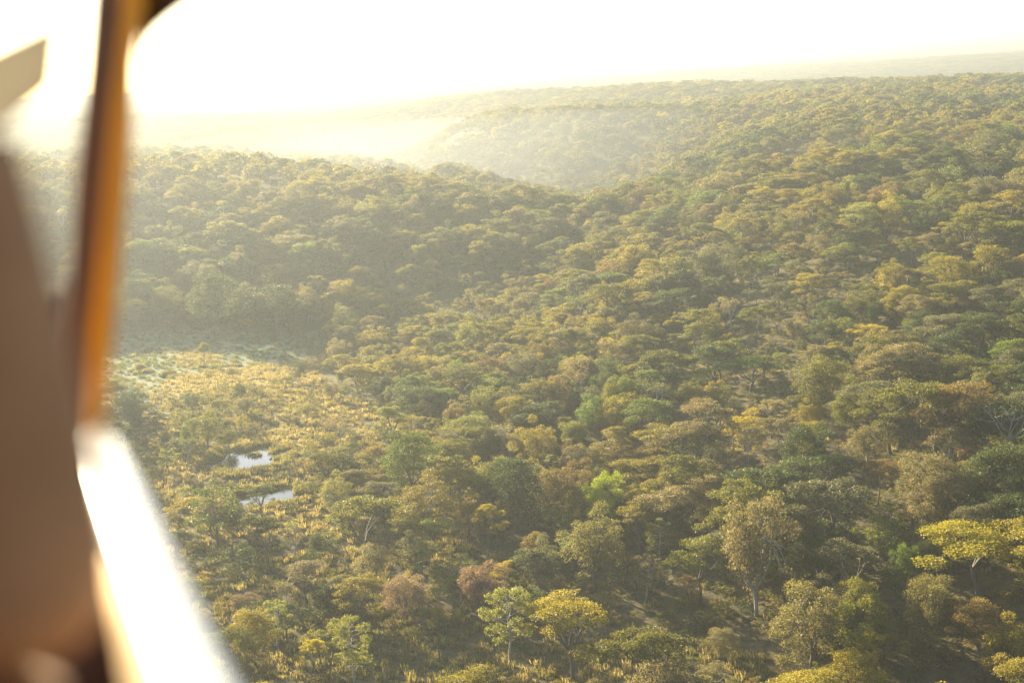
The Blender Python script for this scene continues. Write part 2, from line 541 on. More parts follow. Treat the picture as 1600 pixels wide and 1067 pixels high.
def leaves(g, centers, size, up=0.5):
    """rhombic leaf sprays at the centres"""
    n = len(centers)
    nrm = g.normal(0, 1, (n, 3)); nrm /= np.linalg.norm(nrm, axis=1)[:, None]
    nrm[:, 2] = np.abs(nrm[:, 2]) * (1 - up) + up
    nrm /= np.linalg.norm(nrm, axis=1)[:, None]
    a = np.cross(nrm, g.normal(0, 1, (n, 3))); a /= np.linalg.norm(a, axis=1)[:, None]
    b = np.cross(nrm, a)
    L = (size * g.uniform(0.6, 1.4, n))[:, None]
    Wd = L * g.uniform(0.4, 0.75, n)[:, None]
    c = centers
    v = np.stack([c - a * L * 0.5, c + b * Wd * 0.5 + nrm * L * 0.08, c + a * L * 0.5, c - b * Wd * 0.5 + nrm * L * 0.08], 1).reshape(-1, 3)
    f = np.arange(4 * n).reshape(-1, 4)
    return v, f

def pad_points(g, c, r, flat, n, top=0.55):
    d = g.normal(0, 1, (n, 3)); d /= np.linalg.norm(d, axis=1)[:, None]
    d[:, 2] = np.where(g.random(n) < top, np.abs(d[:, 2]), d[:, 2])
    rr = r * g.uniform(0.25, 1.0, n) ** 0.5 * g.uniform(0.85, 1.12, n)
    p = d * rr[:, None]
    p[:, 2] *= flat
    return c + p

def make_tree(kind, seed, lod=1.0):
    """returns trunk (v,f) and leaf (v,f); unit: metres, base at the origin. lod < 1: fewer, larger leaves"""
    g = np.random.default_rng(seed)
    T = Tubes(); C = []
    ls = 0.30 / math.sqrt(lod)
    if kind == 'flat':
        H, Rr = g.uniform(9.5, 11.5), g.uniform(5.6, 6.8)
        fork = H * g.uniform(0.28, 0.42)
        lean = g.normal(0, 0.5, 2)
        top = np.array([lean[0], lean[1], fork])
        T.tube(bent(g, (0, 0, -0.5), top, 0.08), [0.30, 0.26, 0.23, 0.21], 6)
        npad = int(g.integers(26, 36))
        ga = g.uniform(0, 6.28)
        nl = int(g.integers(4, 7))
        limbs = []
        for i in range(nl):
            a = ga + i * 6.283 / nl + g.normal(0, 0.25)
            rl = Rr * g.uniform(0.4, 0.6)
            e = top + np.array([math.cos(a) * rl, math.sin(a) * rl, (H - fork) * g.uniform(0.5, 0.72)])
            T.tube(bent(g, top, e, 0.18), [0.17, 0.14, 0.11, 0.085])
            limbs.append(e)
        ox, oy = g.normal(0, 0.08, 2) * Rr
        ecc = g.uniform(0.62, 1.0); amp = g.uniform(.1, .28, 3); aph = g.uniform(0, 6.28, 3); ea = g.uniform(0, 3.14)
        for i in range(npad):
            u = math.sqrt((i + 0.5) / npad) * g.uniform(0.8, 1.08)
            a = i * 2.39996 + g.normal(0, 0.3)
            u *= 1 + amp[0] * math.sin(a + aph[0]) + amp[1] * math.sin(2 * a + aph[1]) + .6 * amp[2] * math.sin(3 * a + aph[2])
            x, y = math.cos(a) * u * Rr, math.sin(a) * u * Rr * ecc
            x, y = x * math.cos(ea) - y * math.sin(ea), x * math.sin(ea) + y * math.cos(ea)
            z = H - 0.24 * H * min(u, 1.15) ** 2.4 + g.normal(0, 0.38) + .5 * amp[1] * math.sin(a + aph[2]) * u * 3 - (g.random() < 0.22) * g.uniform(0.8, 2.2)
            pr = Rr * g.uniform(0.17, 0.30)
            c = np.array([lean[0] + ox + x, lean[1] + oy + y, z - 0.5])
            e = min(limbs, key=lambda q: np.linalg.norm(q - c))
            T.tube(bent(g, e, c - [0, 0, 0.25], 0.12), [0.08, 0.06, 0.045, 0.02], 4)
            C.append(pad_points(g, c, pr, 0.36, int(190 * lod * (pr / 1.5) ** 2 + 6), 0.75))
        up = 0.5
    elif kind == 'round':
        H, Rr = g.uniform(9.5, 11.5), g.uniform(4.2, 5.0)
        fork = H * 0.2
        top = np.array([g.normal(0, .3), g.normal(0, .3), fork])
        T.tube(bent(g, (0, 0, -0.5), top, 0.08), [0.30, 0.26, 0.24, 0.22], 6)
        cz = H * 0.56; Rz = H * 0.44
        npad = int(g.integers(30, 40))
        limbs = []
        for i in range(5):
            a = i * 1.257 + g.normal(0, .3)
            e = np.array([math.cos(a) * Rr * .45, math.sin(a) * Rr * .45, cz + g.uniform(-.1, .3) * Rz])
            T.tube(bent(g, top, e, 0.15), [0.17, 0.13, 0.10, 0.08]); limbs.append(e)
        lob = g.uniform(0, 6.28, 3)
        for i in range(npad):
            zz = 1 - 1.85 * (i + .5) / npad
            a = i * 2.39996 + g.normal(0, .2)
            q = math.sqrt(max(0, 1 - zz * zz))
            rad_ = g.uniform(0.55, 1.0) * (1 + .2 * math.sin(a + lob[2]) + .2 * math.sin(2 * a + lob[0]) + .13 * math.sin(3 * a + lob[1] + 2 * zz))
            c = np.array([math.cos(a) * q * Rr * rad_, math.sin(a) * q * Rr * rad_, cz + zz * Rz * rad_])
            pr = Rr * g.uniform(0.22, 0.40)
            e = min(limbs, key=lambda k: np.linalg.norm(k - c))
            T.tube(bent(g, e, c, 0.12), [0.07, 0.05, 0.04, 0.02], 4)
            C.append(pad_points(g, c, pr, 0.8, int(230 * lod * (pr / 1.4) ** 2 + 6), 0.55))
        up = 0.25
    elif kind == 'slender':
        H, Rr = g.uniform(9, 10.5), g.uniform(2.6, 3.3)
        lean = g.normal(0, .6, 2)
        tip = np.array([lean[0], lean[1], H * 0.93])
        path = bent(g, (0, 0, -0.5), tip, 0.07, 6)
        T.tube(path, [0.19, 0.17, 0.14, 0.11, 0.07, 0.03], 6)
        npad = int(g.integers(20, 28))
        for i in range(npad):
            t = 0.38 + 0.6 * (i + .5) / npad
            b0 = path[0] + (tip - path[0]) * (t - 0.1)
            a = i * 2.4 + g.normal(0, .3)
            w = Rr * (0.35 + 1.0 * math.sin(math.pi * min(1, (t - .3) / .75)) ** .8) * g.uniform(.5, 1.0)
            c = b0 + np.array([math.cos(a) * w, math.sin(a) * w, H * 0.1 * g.uniform(.4, 1.2)])
            T.tube(bent(g, b0, c, .12), [0.06, 0.05, 0.035, 0.015], 4)
            pr = Rr * g.uniform(.24, .42)
            C.append(pad_points(g, c, pr, 0.6, int(130 * lod * (pr / 1.0) ** 2 + 6), 0.6))
        up = 0.35
    elif kind == 'bare':
        H, Rr = g.uniform(8.5, 10.5), g.uniform(2.6, 3.6)
        fork = H * g.uniform(.4, .5)
        top = np.array([g.normal(0, .4), g.normal(0, .4), fork])
        T.tube(bent(g, (0, 0, -0.5), top, 0.06), [0.21, 0.19, 0.17, 0.15], 6)
        tips = []
        for i in range(5):
            a = i * 1.257 + g.normal(0, .35)
            e = top + np.array([math.cos(a) * Rr * .55, math.sin(a) * Rr * .55, (H - fork) * g.uniform(.45, .75)])
            T.tube(bent(g, top, e, .2), [0.12, 0.10, 0.08, 0.06]); 
            for j in range(4):
                e2 = e + np.array([*(g.normal(0, .35, 2) * Rr), (H - fork) * g.uniform(.1, .4)])
                T.tube(bent(g, e, e2, .2), [0.055, 0.045, 0.035, 0.02], 4)
                for q in range(4):
                    e3 = e2 + np.array([*(g.normal(0, .2, 2) * Rr), (H - fork) * g.uniform(.0, .2)])
                    T.tube(bent(g, e2, e3, .2, 3), [0.025, 0.02, 0.012], 3); tips.append(e3)
        for e in tips:
            C.append(pad_points(g, e, .55, .6, int(7 * lod + 2)))
        up = 0.4
    else:   # shrub
        H, Rr = g.uniform(2.4, 3.0), g.uniform(1.5, 1.9)
        nst = 5
        for i in range(nst):
            a = i * 1.257 + g.normal(0, .3)
            T.tube(bent(g, (math.cos(a) * .15, math.sin(a) * .15, -.3), (math.cos(a) * Rr * .5, math.sin(a) * Rr * .5, H * .7), .15), [0.05, .04, .03, .015], 4)
        for i in range(12):
            zz = g.uniform(.2, 1)
            a = i * 2.4
            q = Rr * math.sqrt(max(0, 1 - (zz - .3) ** 2 / .7)) * g.uniform(.4, .95)
            c = np.array([math.cos(a) * q, math.sin(a) * q, H * zz * .85])
            C.append(pad_points(g, c, Rr * g.uniform(.26, .42), .75, int(62 * lod + 4)))
        ls *= 0.72
        up = .25
    pc = np.vstack(C)
    lv, lf = leaves(g, pc, ls, up)
    tv, tf = T.get()
    ext = np.percentile(np.hypot(pc[:, 0], pc[:, 1]), 96)
    info = dict(h=float(np.percentile(pc[:, 2], 99)), r=float(ext), cz=float(np.median(pc[:, 2])), lo=float(np.percentile(pc[:, 2], 3)), c=pc.mean(0))
    return (tv, tf), (lv, lf), info

KINDS = {'flat': 6, 'round': 5, 'slender': 3, 'bare': 3, 'shrub': 4}
PROTO = {}
for k, num in KINDS.items():
    PROTO[k] = []
    for i in range(num):
        (tv, tf), (lv, lf), info = make_tree(k, 100 + i * 17 + len(k) * 1000, 1.6)
        tm = mesh_np('trunk', tv, [tf], [M_BARK_PALE if k == 'bare' else M_BARK], smooth=True)
        lm = mesh_np('crown', lv, [lf], [M_LEAF['olive']])
        PROTO[k].append((tm, lm, info))

# forest (stuff) shapes: a full one for the middle distance and a light one for the far hills
LIB = bpy.data.collections.new('forest_shapes')
LIB_INFO = []
def lib_add(kind, seed, lod):
    (tv, tf), (lv, lf), info = make_tree(kind, seed, lod)
    v = np.vstack([tv, lv])
    me = mesh_np('forest_tree', v, [tf, lf + len(tv)], [M_BARK_PALE if kind == 'bare' else M_BARK, M_FOREST], np.concatenate([np.zeros(len(tf)), np.ones(len(lf))]))
    o = bpy.data.objects.new('shape_%03d' % len(LIB_INFO), me)
    LIB.objects.link(o)
    LIB_INFO.append((kind, lod, info))
for i in range(5): lib_add('flat', 900 + i, 0.9)
for i in range(4): lib_add('round', 930 + i, 0.85)
for i in range(2): lib_add('slender', 950 + i, 0.6)
lib_add('bare', 961, 1.0)
for i in range(3): lib_add('shrub', 970 + i, 0.7)
for i in range(4): lib_add('flat', 1900 + i, 0.14)
for i in range(3): lib_add('round', 1930 + i, 0.14)
def lib_idx(kind, far):
    return [i for i, (k, l, _) in enumerate(LIB_INFO) if k == kind and ((l < 0.3) == far)]

# ------------------------------------------------------------------ landmark trees seen one by one
# column, row of the crown's middle; crown width, crown-and-trunk height in photo pixels; shape, colour; label; short name for neighbours
HERO = [
    (938, 778, 62, 105, 'round', 'lime', 'bright lime-green rounded tree glowing among dark green trees', 'the lime-green tree'),
    (638, 712, 96, 110, 'round', 'green', 'broad fresh-green round tree standing beyond the golden-topped domes', 'the fresh-green round tree'),
    (890, 965, 190, 130, 'flat', 'gold', 'wide golden spreading tree with forked limbs showing at the grassy gap', 'the wide golden tree'),
    (792, 955, 88, 130, 'slender', 'pale', 'tall pale-green tree with bare grey trunk beside the wide golden tree', 'the tall pale-green tree'),
    (488, 1008, 56, 70, 'flat', 'gold', 'small bright yellow tree near the white door sill', 'the small yellow tree'),
    (548, 1000, 72, 120, 'slender', 'pale', 'slim light-green tree with pale straight trunk beside the small yellow tree', 'the slim light-green tree'),
    (1530, 838, 185, 110, 'flat', 'gold', 'large yellow-olive umbrella tree with pale spreading limbs on the shaded slope', 'the large umbrella tree'),
    (1482, 683, 98, 75, 'flat', 'tan', 'tan umbrella tree with white forked limbs high on the shaded slope', 'the white-limbed umbrella tree'),
    (1178, 850, 135, 190, 'round', 'tan', 'massive grey-tan drooping tree rising above the dark gully', 'the massive grey-tan tree'),
    (1268, 968, 128, 150, 'round', 'khaki', 'tall olive-gold dome tree below the massive grey-tan tree', 'the olive-gold dome tree'),
    (1452, 942, 96, 130, 'round', 'khaki', 'feathery sand-coloured tree with billowing crown low on the slope', 'the sand-coloured feathery tree'),
    (1535, 962, 92, 110, 'flat', 'russet', 'russet flat-crowned tree with thin dark limbs beside the sand-coloured feathery tree', 'the russet flat-crowned tree'),
    (1384, 838, 84, 100, 'round', 'pale', 'yellow-green leafy tree draped over a dark thicket', 'the yellow-green draped tree'),
    (1416, 882, 56, 90, 'round', 'green', 'compact blue-green tree with a lit lime top', 'the lit blue-green tree'),
    (1372, 733, 84, 70, 'flat', 'russet', 'rusty umbrella tree leaning out above the dark slope', 'the rusty leaning umbrella tree'),
    (1356, 690, 74, 75, 'round', 'tan', 'tan bushy-topped tree beyond the rusty umbrella tree', 'the tan bushy-topped tree'),
    (1265, 752, 42, 100, 'bare', 'tan', 'tall leafless tree with pale straight trunk in the dark gully', 'the pale leafless tree'),
    (1168, 672, 40, 96, 'bare', 'tan', 'thin pale bare trunk standing against the dark slope', 'the thin bare trunk'),
    (1310, 700, 46, 100, 'bare', 'tan', 'pale forked bare trunk leaning on the dark slope', 'the pale forked trunk'),
    (925, 845, 104, 130, 'round', 'khaki', 'olive tree with gold-lit top in the middle of the thicket', 'the gold-topped olive tree'),
    (787, 885, 56, 70, 'flat', 'gold', 'little flat golden tree standing over dark brush', 'the little flat golden tree'),
    (806, 755, 96, 120, 'round', 'dark', 'dense grey-green dome tree with dark lower crown', 'the grey-green dome tree'),
    (760, 800, 64, 80, 'flat', 'gold', 'amber-topped bush tree in front of the grey-green dome tree', 'the amber-topped tree'),
    (560, 795, 136, 110, 'flat', 'olive', 'broad olive arching tree with several trunks at the savanna edge', 'the broad olive arching tree'),
    (662, 782, 112, 100, 'round', 'ochre', 'golden-brown dome tree beside the broad olive arching tree', 'the golden-brown dome tree'),
    (746, 912, 82, 90, 'round', 'pink', 'pinkish-brown dry round tree with dark thin trunk', 'the pinkish-brown tree'),
    (632, 925, 84, 75, 'round', 'pink', 'low dusty-pink dry tree in the tawny grass', 'the dusty-pink tree'),
    (316, 541, 27, 44, 'flat', 'olive', 'lone flat-topped tree in the golden patch of the wet meadow', 'the lone meadow tree'),
    (797, 672, 66, 76, 'bare', 'tan', 'leafless whitish tree with fanned branches in the valley', 'the whitish fanned tree'),
    (1222, 662, 84, 64, 'flat', 'tan', 'sandy umbrella tree at the foot of the dark slope', 'the sandy umbrella tree'),
    (968, 642, 86, 74, 'round', 'ochre', 'ochre-gold dome tree glowing at the hill foot', 'the ochre-gold dome tree'),
    (1172, 572, 140, 62, 'flat', 'green', 'wide flat green tree with lit yellowish layers on the hillside', 'the wide flat green tree'),
    (1402, 536, 132, 90, 'flat', 'olive', 'large layered olive tree in tiers on the hillside', 'the large layered tree'),
    (1545, 458, 82, 58, 'flat', 'grey', 'grey-brown umbrella tree high on the hillside', 'the grey-brown umbrella tree'),
    (1365, 488, 24, 44, 'round', 'green', 'narrow upright green tree behind the large layered tree', 'the narrow upright tree'),
    (1112, 770, 76, 90, 'round', 'tan', 'sunlit brown-grey tree at the top of the dark gully', 'the brown-grey gully tree'),
    (1240, 1068, 150, 90, 'flat', 'gold', 'golden tree top cut by the lower picture edge', 'the cut-off golden tree top'),
    (1275, 858, 92, 100, 'round', 'green', 'mid-green bushy tree in the shade of the massive grey-tan tree', 'the shaded mid-green tree'),
    (414, 822, 92, 84, 'flat', 'dark', 'dark flat-topped tree spreading below the narrow pond', 'the dark spreading tree'),
    (408, 768, 60, 56, 'flat', 'dark', 'dark spreading tree standing in front of the narrow pond', 'the dark pond tree'),
    (335, 792, 96, 100, 'slender', 'green', 'leaning green tree with bent pale trunk near the white sill', 'the leaning green tree'),
    (330, 462, 86, 96, 'round', 'dark', 'big dark tree of the hazy grove behind the meadow', 'the big grove tree'),
    (430, 470, 92, 90, 'round', 'dark', 'broad dark tree at the end of the grove behind the meadow', 'the broad grove tree'),
    (428, 962, 56, 84, 'slender', 'pale', 'light yellow-green layered tree in the open savanna', 'the yellow-green layered tree'),
    (545, 397, 40, 26, 'flat', 'russet', 'single orange-leaved tree on the hazy hill', 'the orange hill tree'),
    (1110, 1045, 84, 50, 'flat', 'tan', 'low greyish-tan flat tree at the lower picture edge', 'the low grey-tan tree'),
    (1130, 1000, 62, 50, 'round', 'tan', 'small straw-coloured bushy tree at the grassy gap', 'the straw-coloured tree'),
    (468, 577, 30, 40, 'round', 'dark', 'small dark round tree at the meadow edge', 'the small dark meadow tree'),
    (686, 960, 32, 42, 'round', 'ochre', 'tiny round khaki tree beside the pale rocks of the gap', 'the tiny khaki tree'),
    (1005, 890, 64, 80, 'slender', 'tan', 'open tan tree with fluffy leaf tufts in the thicket', 'the tufted tan tree'),
    (1030, 838, 50, 70, 'slender', 'pale', 'small lit yellow-green tree right of the gold-topped olive tree', 'the small lit yellow-green tree'),
    (1225, 900, 70, 80, 'round', 'olive', 'olive bushy tree tucked under the massive grey-tan tree', 'the tucked olive tree'),
]
TREES = []   # dicts: pos, kind, var, sx, sz, rot, color, D, hero
def hero_add(h):
    px, py, w, hh, kind, colr, label, short = h
    var = len(TREES) % KINDS[kind]
    info = PROTO[kind][var][2]
    p = ground_hit(px, py, 6)
    for _ in range(4):
        d = np.linalg.norm(p - CAM)
        sx = (w / F_PX * d) / (2 * info['r'])
        sz = (hh / F_PX * d) / info['h'] * 0.95
        sz = min(max(sz, 0.55 * sx), 1.7 * sx)
        p = ground_hit(px, py, info['cz'] * sz)
    TREES.append(dict(p=p, kind=kind, var=var, sx=sx, sz=sz, rot=rng.uniform(0, 6.28), color=colr, label=label, short=short, hero=True))
for h in HERO:
    hero_add(h)

# ------------------------------------------------------------------ scatter of all the other trees
def scatter(dmin, dmax, s, azlim=R(27)):
    n = int(dmax * 2 / s) + 1
    gx, gy = np.meshgrid(np.arange(-math.sin(azlim) * dmax, math.sin(azlim) * dmax, s), np.arange(0, dmax, s))
    gx = gx + (np.arange(gx.shape[0]) % 2)[:, None] * s * 0.5
    x = gx.ravel() + rng.uniform(-.42, .42, gx.size) * s
    y = gy.ravel() + rng.uniform(-.42, .42, gx.size) * s
    D = np.hypot(x, y); a = np.arctan2(x, y)
    k = (D >= dmin) & (D < dmax) & (np.abs(a) < azlim)
    return x[k], y[k]

hx = np.array([t['p'][0] for t in TREES]); hy = np.array([t['p'][1] for t in TREES])
hr = np.array([t['sx'] * PROTO[t['kind']][t['var']][2]['r'] for t in TREES])

def in_ponds(x, y, m=1.35):
    c = np.zeros(len(x), bool)
    for (cx, cyy, cz, rx, ry) in POND_W:
        c |= ((x - cx) / (rx * m)) ** 2 + ((y - cyy) / (ry * m)) ** 2 < 1
    return c

TONE = dict(olive=0, ochre=1.6, gold=2.0, dark=-1.8, green=-1.2, lime=0, tan=1.0, grey=-.4, russet=1.2, pink=.8, khaki=.8, pale=.2)
STUFF = []     # (x, y, z, rot, sx, sz, idx, tint)
cand = []
for dmin, dmax, s in ((165, 420, 5.5), (420, 700, 6.0), (700, 1500, 7.2), (1500, 2600, 11.0), (2600, 5000, 17.0)):
    x, y = scatter(dmin, dmax, s)
    z = height(x, y)
    D = np.hypot(x, y)
    px, py, _ = project(np.stack([x, y, z], 1))
    meadow = inpoly(x, y, MEADOW); scrub = inpoly(x, y, SCRUB); gap = inpoly(x, y, GAP)
    side = px - 950 + (py - 700) * 0.3      # > 0: hillside and gully on the right
    savanna = (D < 345) & (px < 720) & ~scrub & ~meadow
    clump = fnoise(x, y, 0.035, 11)
    keep = np.ones(len(x), bool)
    u = rng.random(len(x))
    keep &= ~(meadow & (u > 0.035))
    keep &= ~(scrub & (u > 0.36))
    keep &= ~(gap & (u > 0.16))
    keep &= ~(savanna & (u > np.clip(0.48 + 0.9 * clump, 0.14, 0.92)))
    patch = fnoise(x, y, 0.028, 12) + .6 * fnoise(x, y, 0.075, 13)
    keep &= ~((D < 1500) & ~meadow & ~scrub & ~gap & ~savanna & (u > np.clip(.86 + .75 * patch, .45, .98)))
    keep &= ~in_ponds(x, y)
    steep = inpoly(x, y, STEEP)
    keep &= ~(steep & (rng.random(len(x)) > .42))
    # ponds stay open towards the viewer
    for (cx, cyy, cz, rx, ry) in POND_W:
        dn = math.hypot(cx, cyy)
        along = (x * cx + y * cyy) / dn; across = np.abs(x * cyy - y * cx) / dn
        keep &= ~((along < dn + ry) & (along > dn - 42) & (across < rx * 0.95))
    if dmax <= 700:
        for i in range(len(hx)):
            dd = np.hypot(x - hx[i], y - hy[i])
            keep &= ~(dd < hr[i] * 0.8 + 1.2)
            # crowns right in front of a landmark tree would hide it
            dn = math.hypot(hx[i], hy[i])
            along = (x * hx[i] + y * hy[i]) / dn; across = np.abs(x * hy[i] - y * hx[i]) / dn
            keep &= ~((along < dn) & (along > dn - (9 if hr[i] > 7 else 20)) & (across < hr[i] * (.6 if hr[i] > 7 else .9)))
    tpatch = fnoise(x, y, 0.02, 14) + .8 * fnoise(x, y, 0.06, 15)
    for i in np.nonzero(keep)[0]:
        d = D[i]
        r = rng.random()
        if meadow[i] or scrub[i]:
            kind = 'shrub' if r < .35 else ('flat' if r < .6 else ('round' if r < .75 else 'slender'))
            S = rng.uniform(.3, .55)
            cw = dict(olive=4, ochre=3, gold=1, tan=3, pale=2, dark=1.5, russet=1)
            if kind == 'shrub': S = rng.uniform(.7, 1.2)
        elif gap[i]:
            kind = 'shrub'; S = rng.uniform(.6, 1.1)
            cw = dict(olive=2, tan=3, russet=2, pink=2, pale=1)
        elif savanna[i]:
            kind = 'flat' if r < .36 else ('round' if r < .62 else ('slender' if r < .8 else ('bare' if r < .84 else 'shrub')))
            S = rng.uniform(.42, .72) if rng.random() < .75 else rng.uniform(.7, .95)
            if kind == 'shrub': S = rng.uniform(.8, 1.5)
            cw = dict(olive=5, ochre=4.5, dark=1.5, tan=3.2, khaki=2, pink=2.2, pale=2, russet=1, gold=1.2, grey=1.4, green=.5)
        elif d < 420 and side[i] < 0:
            kind = 'round' if r < .52 else ('flat' if r < .78 else ('slender' if r < .88 else ('bare' if r < .91 else 'shrub')))
            S = rng.uniform(.45, .85) if rng.random() < .7 else rng.uniform(.85, 1.15)
            if kind == 'shrub': S = rng.uniform(1, 1.7)
            cw = dict(olive=5, dark=4, green=2.2, ochre=2.2, tan=2, grey=2.2, pale=1.2, russet=.8, gold=.6)
        else:
            kind = 'flat' if r < .6 else ('round' if r < .86 else ('slender' if r < .91 else ('bare' if r < .96 else 'shrub')))
            S = (rng.uniform(.5, .95) if rng.random() < .7 else rng.uniform(1.0, 1.5)) * (1 + .45 * float(np.clip(patch[i], -.6, .6)))
            if steep[i]: kind = 'bare' if r > .84 else kind
            cw = dict(olive=6, ochre=3.6, dark=2.4, tan=2.4, green=1.2, grey=1.6, russet=1.0, pale=1, gold=.9)
            S *= .88
            if dmin >= 700: S = min(S, 1.05)
            if dmin >= 1500: S *= (1.5 if dmin < 2000 else 2.3); kind = 'flat' if r < .6 else 'round'
            elif dmin >= 700: kind = 'flat' if r < .68 else 'round'
        tp = float(tpatch[i])
        ks = list(cw); w = np.array([cw[k] * math.exp(TONE[k] * tp * 1.6) for k in ks]); colr = ks[int(np.searchsorted(np.cumsum(w / w.sum()), rng.random()))]
        if colr == 'gold' and dmax <= 700: S = min(S, .8)
        t = dict(p=np.array([x[i], y[i], z[i]]), kind=kind, sx=S * rng.uniform(.88, 1.15), sz=S * rng.uniform(.88, 1.12) * (1 if dmin < 1500 else (.62 if dmin < 2000 else .45)), rot=rng.uniform(0, 6.28), color=colr, hero=False, d=d)
        (cand if dmax <= 700 else STUFF).append(t)

# which of the nearer ones show largest: paint crowns back to front on a small picture
for t in cand:
    t['var'] = int(rng.integers(KINDS[t['kind']]))
everyone = TREES + cand
for t in everyone:
    inf = PROTO[t['kind']][t['var']][2]
    c = t['p'] + np.array([0, 0, inf['cz'] * t['sz']])
    a, b, dd = project(c)
    t['px'], t['py'], t['dep'] = float(a[0]), float(b[0]), float(dd[0])
    t['wpx'] = inf['r'] * t['sx'] / t['dep'] * F_PX
    t['hpx'] = max((inf['h'] - inf['lo']) * 0.5 * t['sz'] / t['dep'] * F_PX * 0.95, 0.35 * t['wpx'])
everyone.sort(key=lambda t: -t['dep'])
buf = np.full((534, 800), -1, int)
for i, t in enumerate(everyone):
    x0, x1 = int((t['px'] - t['wpx']) / 2), int((t['px'] + t['wpx']) / 2) + 1
    y0, y1 = int((t['py'] - t['hpx']) / 2), int((t['py'] + t['hpx']) / 2) + 1
    x0, y0, x1, y1 = max(x0, 0), max(y0, 0), min(x1, 800), min(y1, 534)
    if x1 <= x0 or y1 <= y0: continue
    yy, xx = np.mgrid[y0:y1, x0:x1]
    mk = ((xx * 2 - t['px']) / t['wpx']) ** 2 + ((yy * 2 - t['py']) / t['hpx']) ** 2 < 1
    buf[y0:y1, x0:x1][mk] = i
# the cabin hides the left of the picture
yy, xx = np.mgrid[0:534, 0:800]
hid = (xx * 2 < 165 + np.clip((yy * 2 - 690) * 0.57, 0, None))
vis = np.bincount(buf[(buf >= 0) & ~hid], minlength=len(everyone))
for i, t in enumerate(everyone):
    t['vis'] = int(vis[i])
loose = [t for t in everyone if not t['hero']]
loose.sort(key=lambda t: -t['vis'])
n_tree, n_shrub = 300 - len(TREES), 60
single, rest = [], []
ct = cs = 0
for t in loose:
    if t['kind'] == 'shrub':
        if cs < n_shrub and t['vis'] > 20: single.append(t); cs += 1; continue
    elif ct < n_tree and t['vis'] > 20:
        single.append(t); ct += 1; continue
    rest.append(t)
STUFF += rest

# ---- labels that single each tree out
COLW = dict(khaki='khaki', olive='olive', ochre='ochre', gold='golden', dark='dark green', green='green', lime='lime', tan='tan', grey='grey-green', russet='russet', pink='pinkish', pale='pale green')
SHW = dict(flat='flat-topped tree', round='round-crowned tree', slender='slender tree', bare='nearly leafless tree', shrub='shrub')
NAME = dict(flat='flat_topped_tree', round='round_crowned_tree', slender='slender_tree', bare='leafless_tree', shrub='shrub')
marks = [(t['short'], t['px'], t['py']) for t in TREES]
marks += [('the upper pond', 386, 722)]
buckets = {}
for t in single:
    best = min(marks, key=lambda m: math.hypot(m[1] - t['px'], (m[2] - t['py']) * 1.3))
    dx, dy = t['px'] - best[1], (t['py'] - best[2]) * 1.3
    if abs(dx) > abs(dy): dr = 'right of' if dx > 0 else 'left of'
    else: dr = 'in front of' if dy > 0 else 'behind'
    desc = ('' if t['kind'] == 'bare' else COLW[t['color']] + ' ') + SHW[t['kind']]
    buckets.setdefault((desc, dr, best[0]), []).append((math.hypot(dx, dy), t))
ORD = ['', 'second', 'third', 'fourth', 'fifth', 'sixth', 'seventh', 'eighth', 'ninth', 'tenth']
for (desc, dr, mk), lst in buckets.items():
    lst.sort(key=lambda q: q[0])
    for i, (_, t) in enumerate(lst):
        if i == 0: t['label'] = (('nearest ' if len(lst) > 1 else '') + f'{desc} {dr} {mk}').strip()
        else: t['label'] = f'{ORD[min(i, 9)]} {desc} {dr} {mk}, counting outwards'

GROUP = dict(flat='flat-topped trees of the woodland', round='round-crowned trees of the woodland', slender='slender trees of the woodland', bare='leafless trees of the woodland', shrub='shrubs between the trees')
PALE_TRUNK = {'tan', 'pale'}
def plant(t):
    tm, lm, info = PROTO[t['kind']][t['var']]
    e = bpy.data.objects.new(NAME[t['kind']], None)
    COL.objects.link(e)
    e.empty_display_size = 1
    e.location = t['p']; e.rotation_euler = (0, 0, t['rot']); e.scale = (t['sx'], t['sx'], t['sz'])
    tag(e, t['label'], 'shrub' if t['kind'] == 'shrub' else 'tree', GROUP[t['kind']])
    tr = bpy.data.objects.new('stem' if t['kind'] == 'shrub' else 'trunk', tm); COL.objects.link(tr); tr.parent = e
    if t['hero'] and t['color'] in PALE_TRUNK | {'ochre'} and t['kind'] != 'bare':
        tr.material_slots[0].link = 'OBJECT'; tr.material_slots[0].material = M_BARK_PALE
    cn = bpy.data.objects.new('foliage' if t['kind'] == 'shrub' else 'crown', lm); COL.objects.link(cn); cn.parent = e
    cn.material_slots[0].link = 'OBJECT'; cn.material_slots[0].material = M_LEAF[t['color']]
for t in TREES + single:
    plant(t)

# ---- all the rest of the woodland: one object
def tint_of(c):
    ks = [i for i, k in enumerate(RAMP_KEYS) if k == c]
    if not ks: ks = [{'lime': 4, 'pink': 10, 'khaki': 7}.get(c, 2)]
    return float(np.clip((ks[int(rng.integers(len(ks)))] + rng.normal(0, .25)) / (len(RAMP_KEYS) - 1), 0, 1))

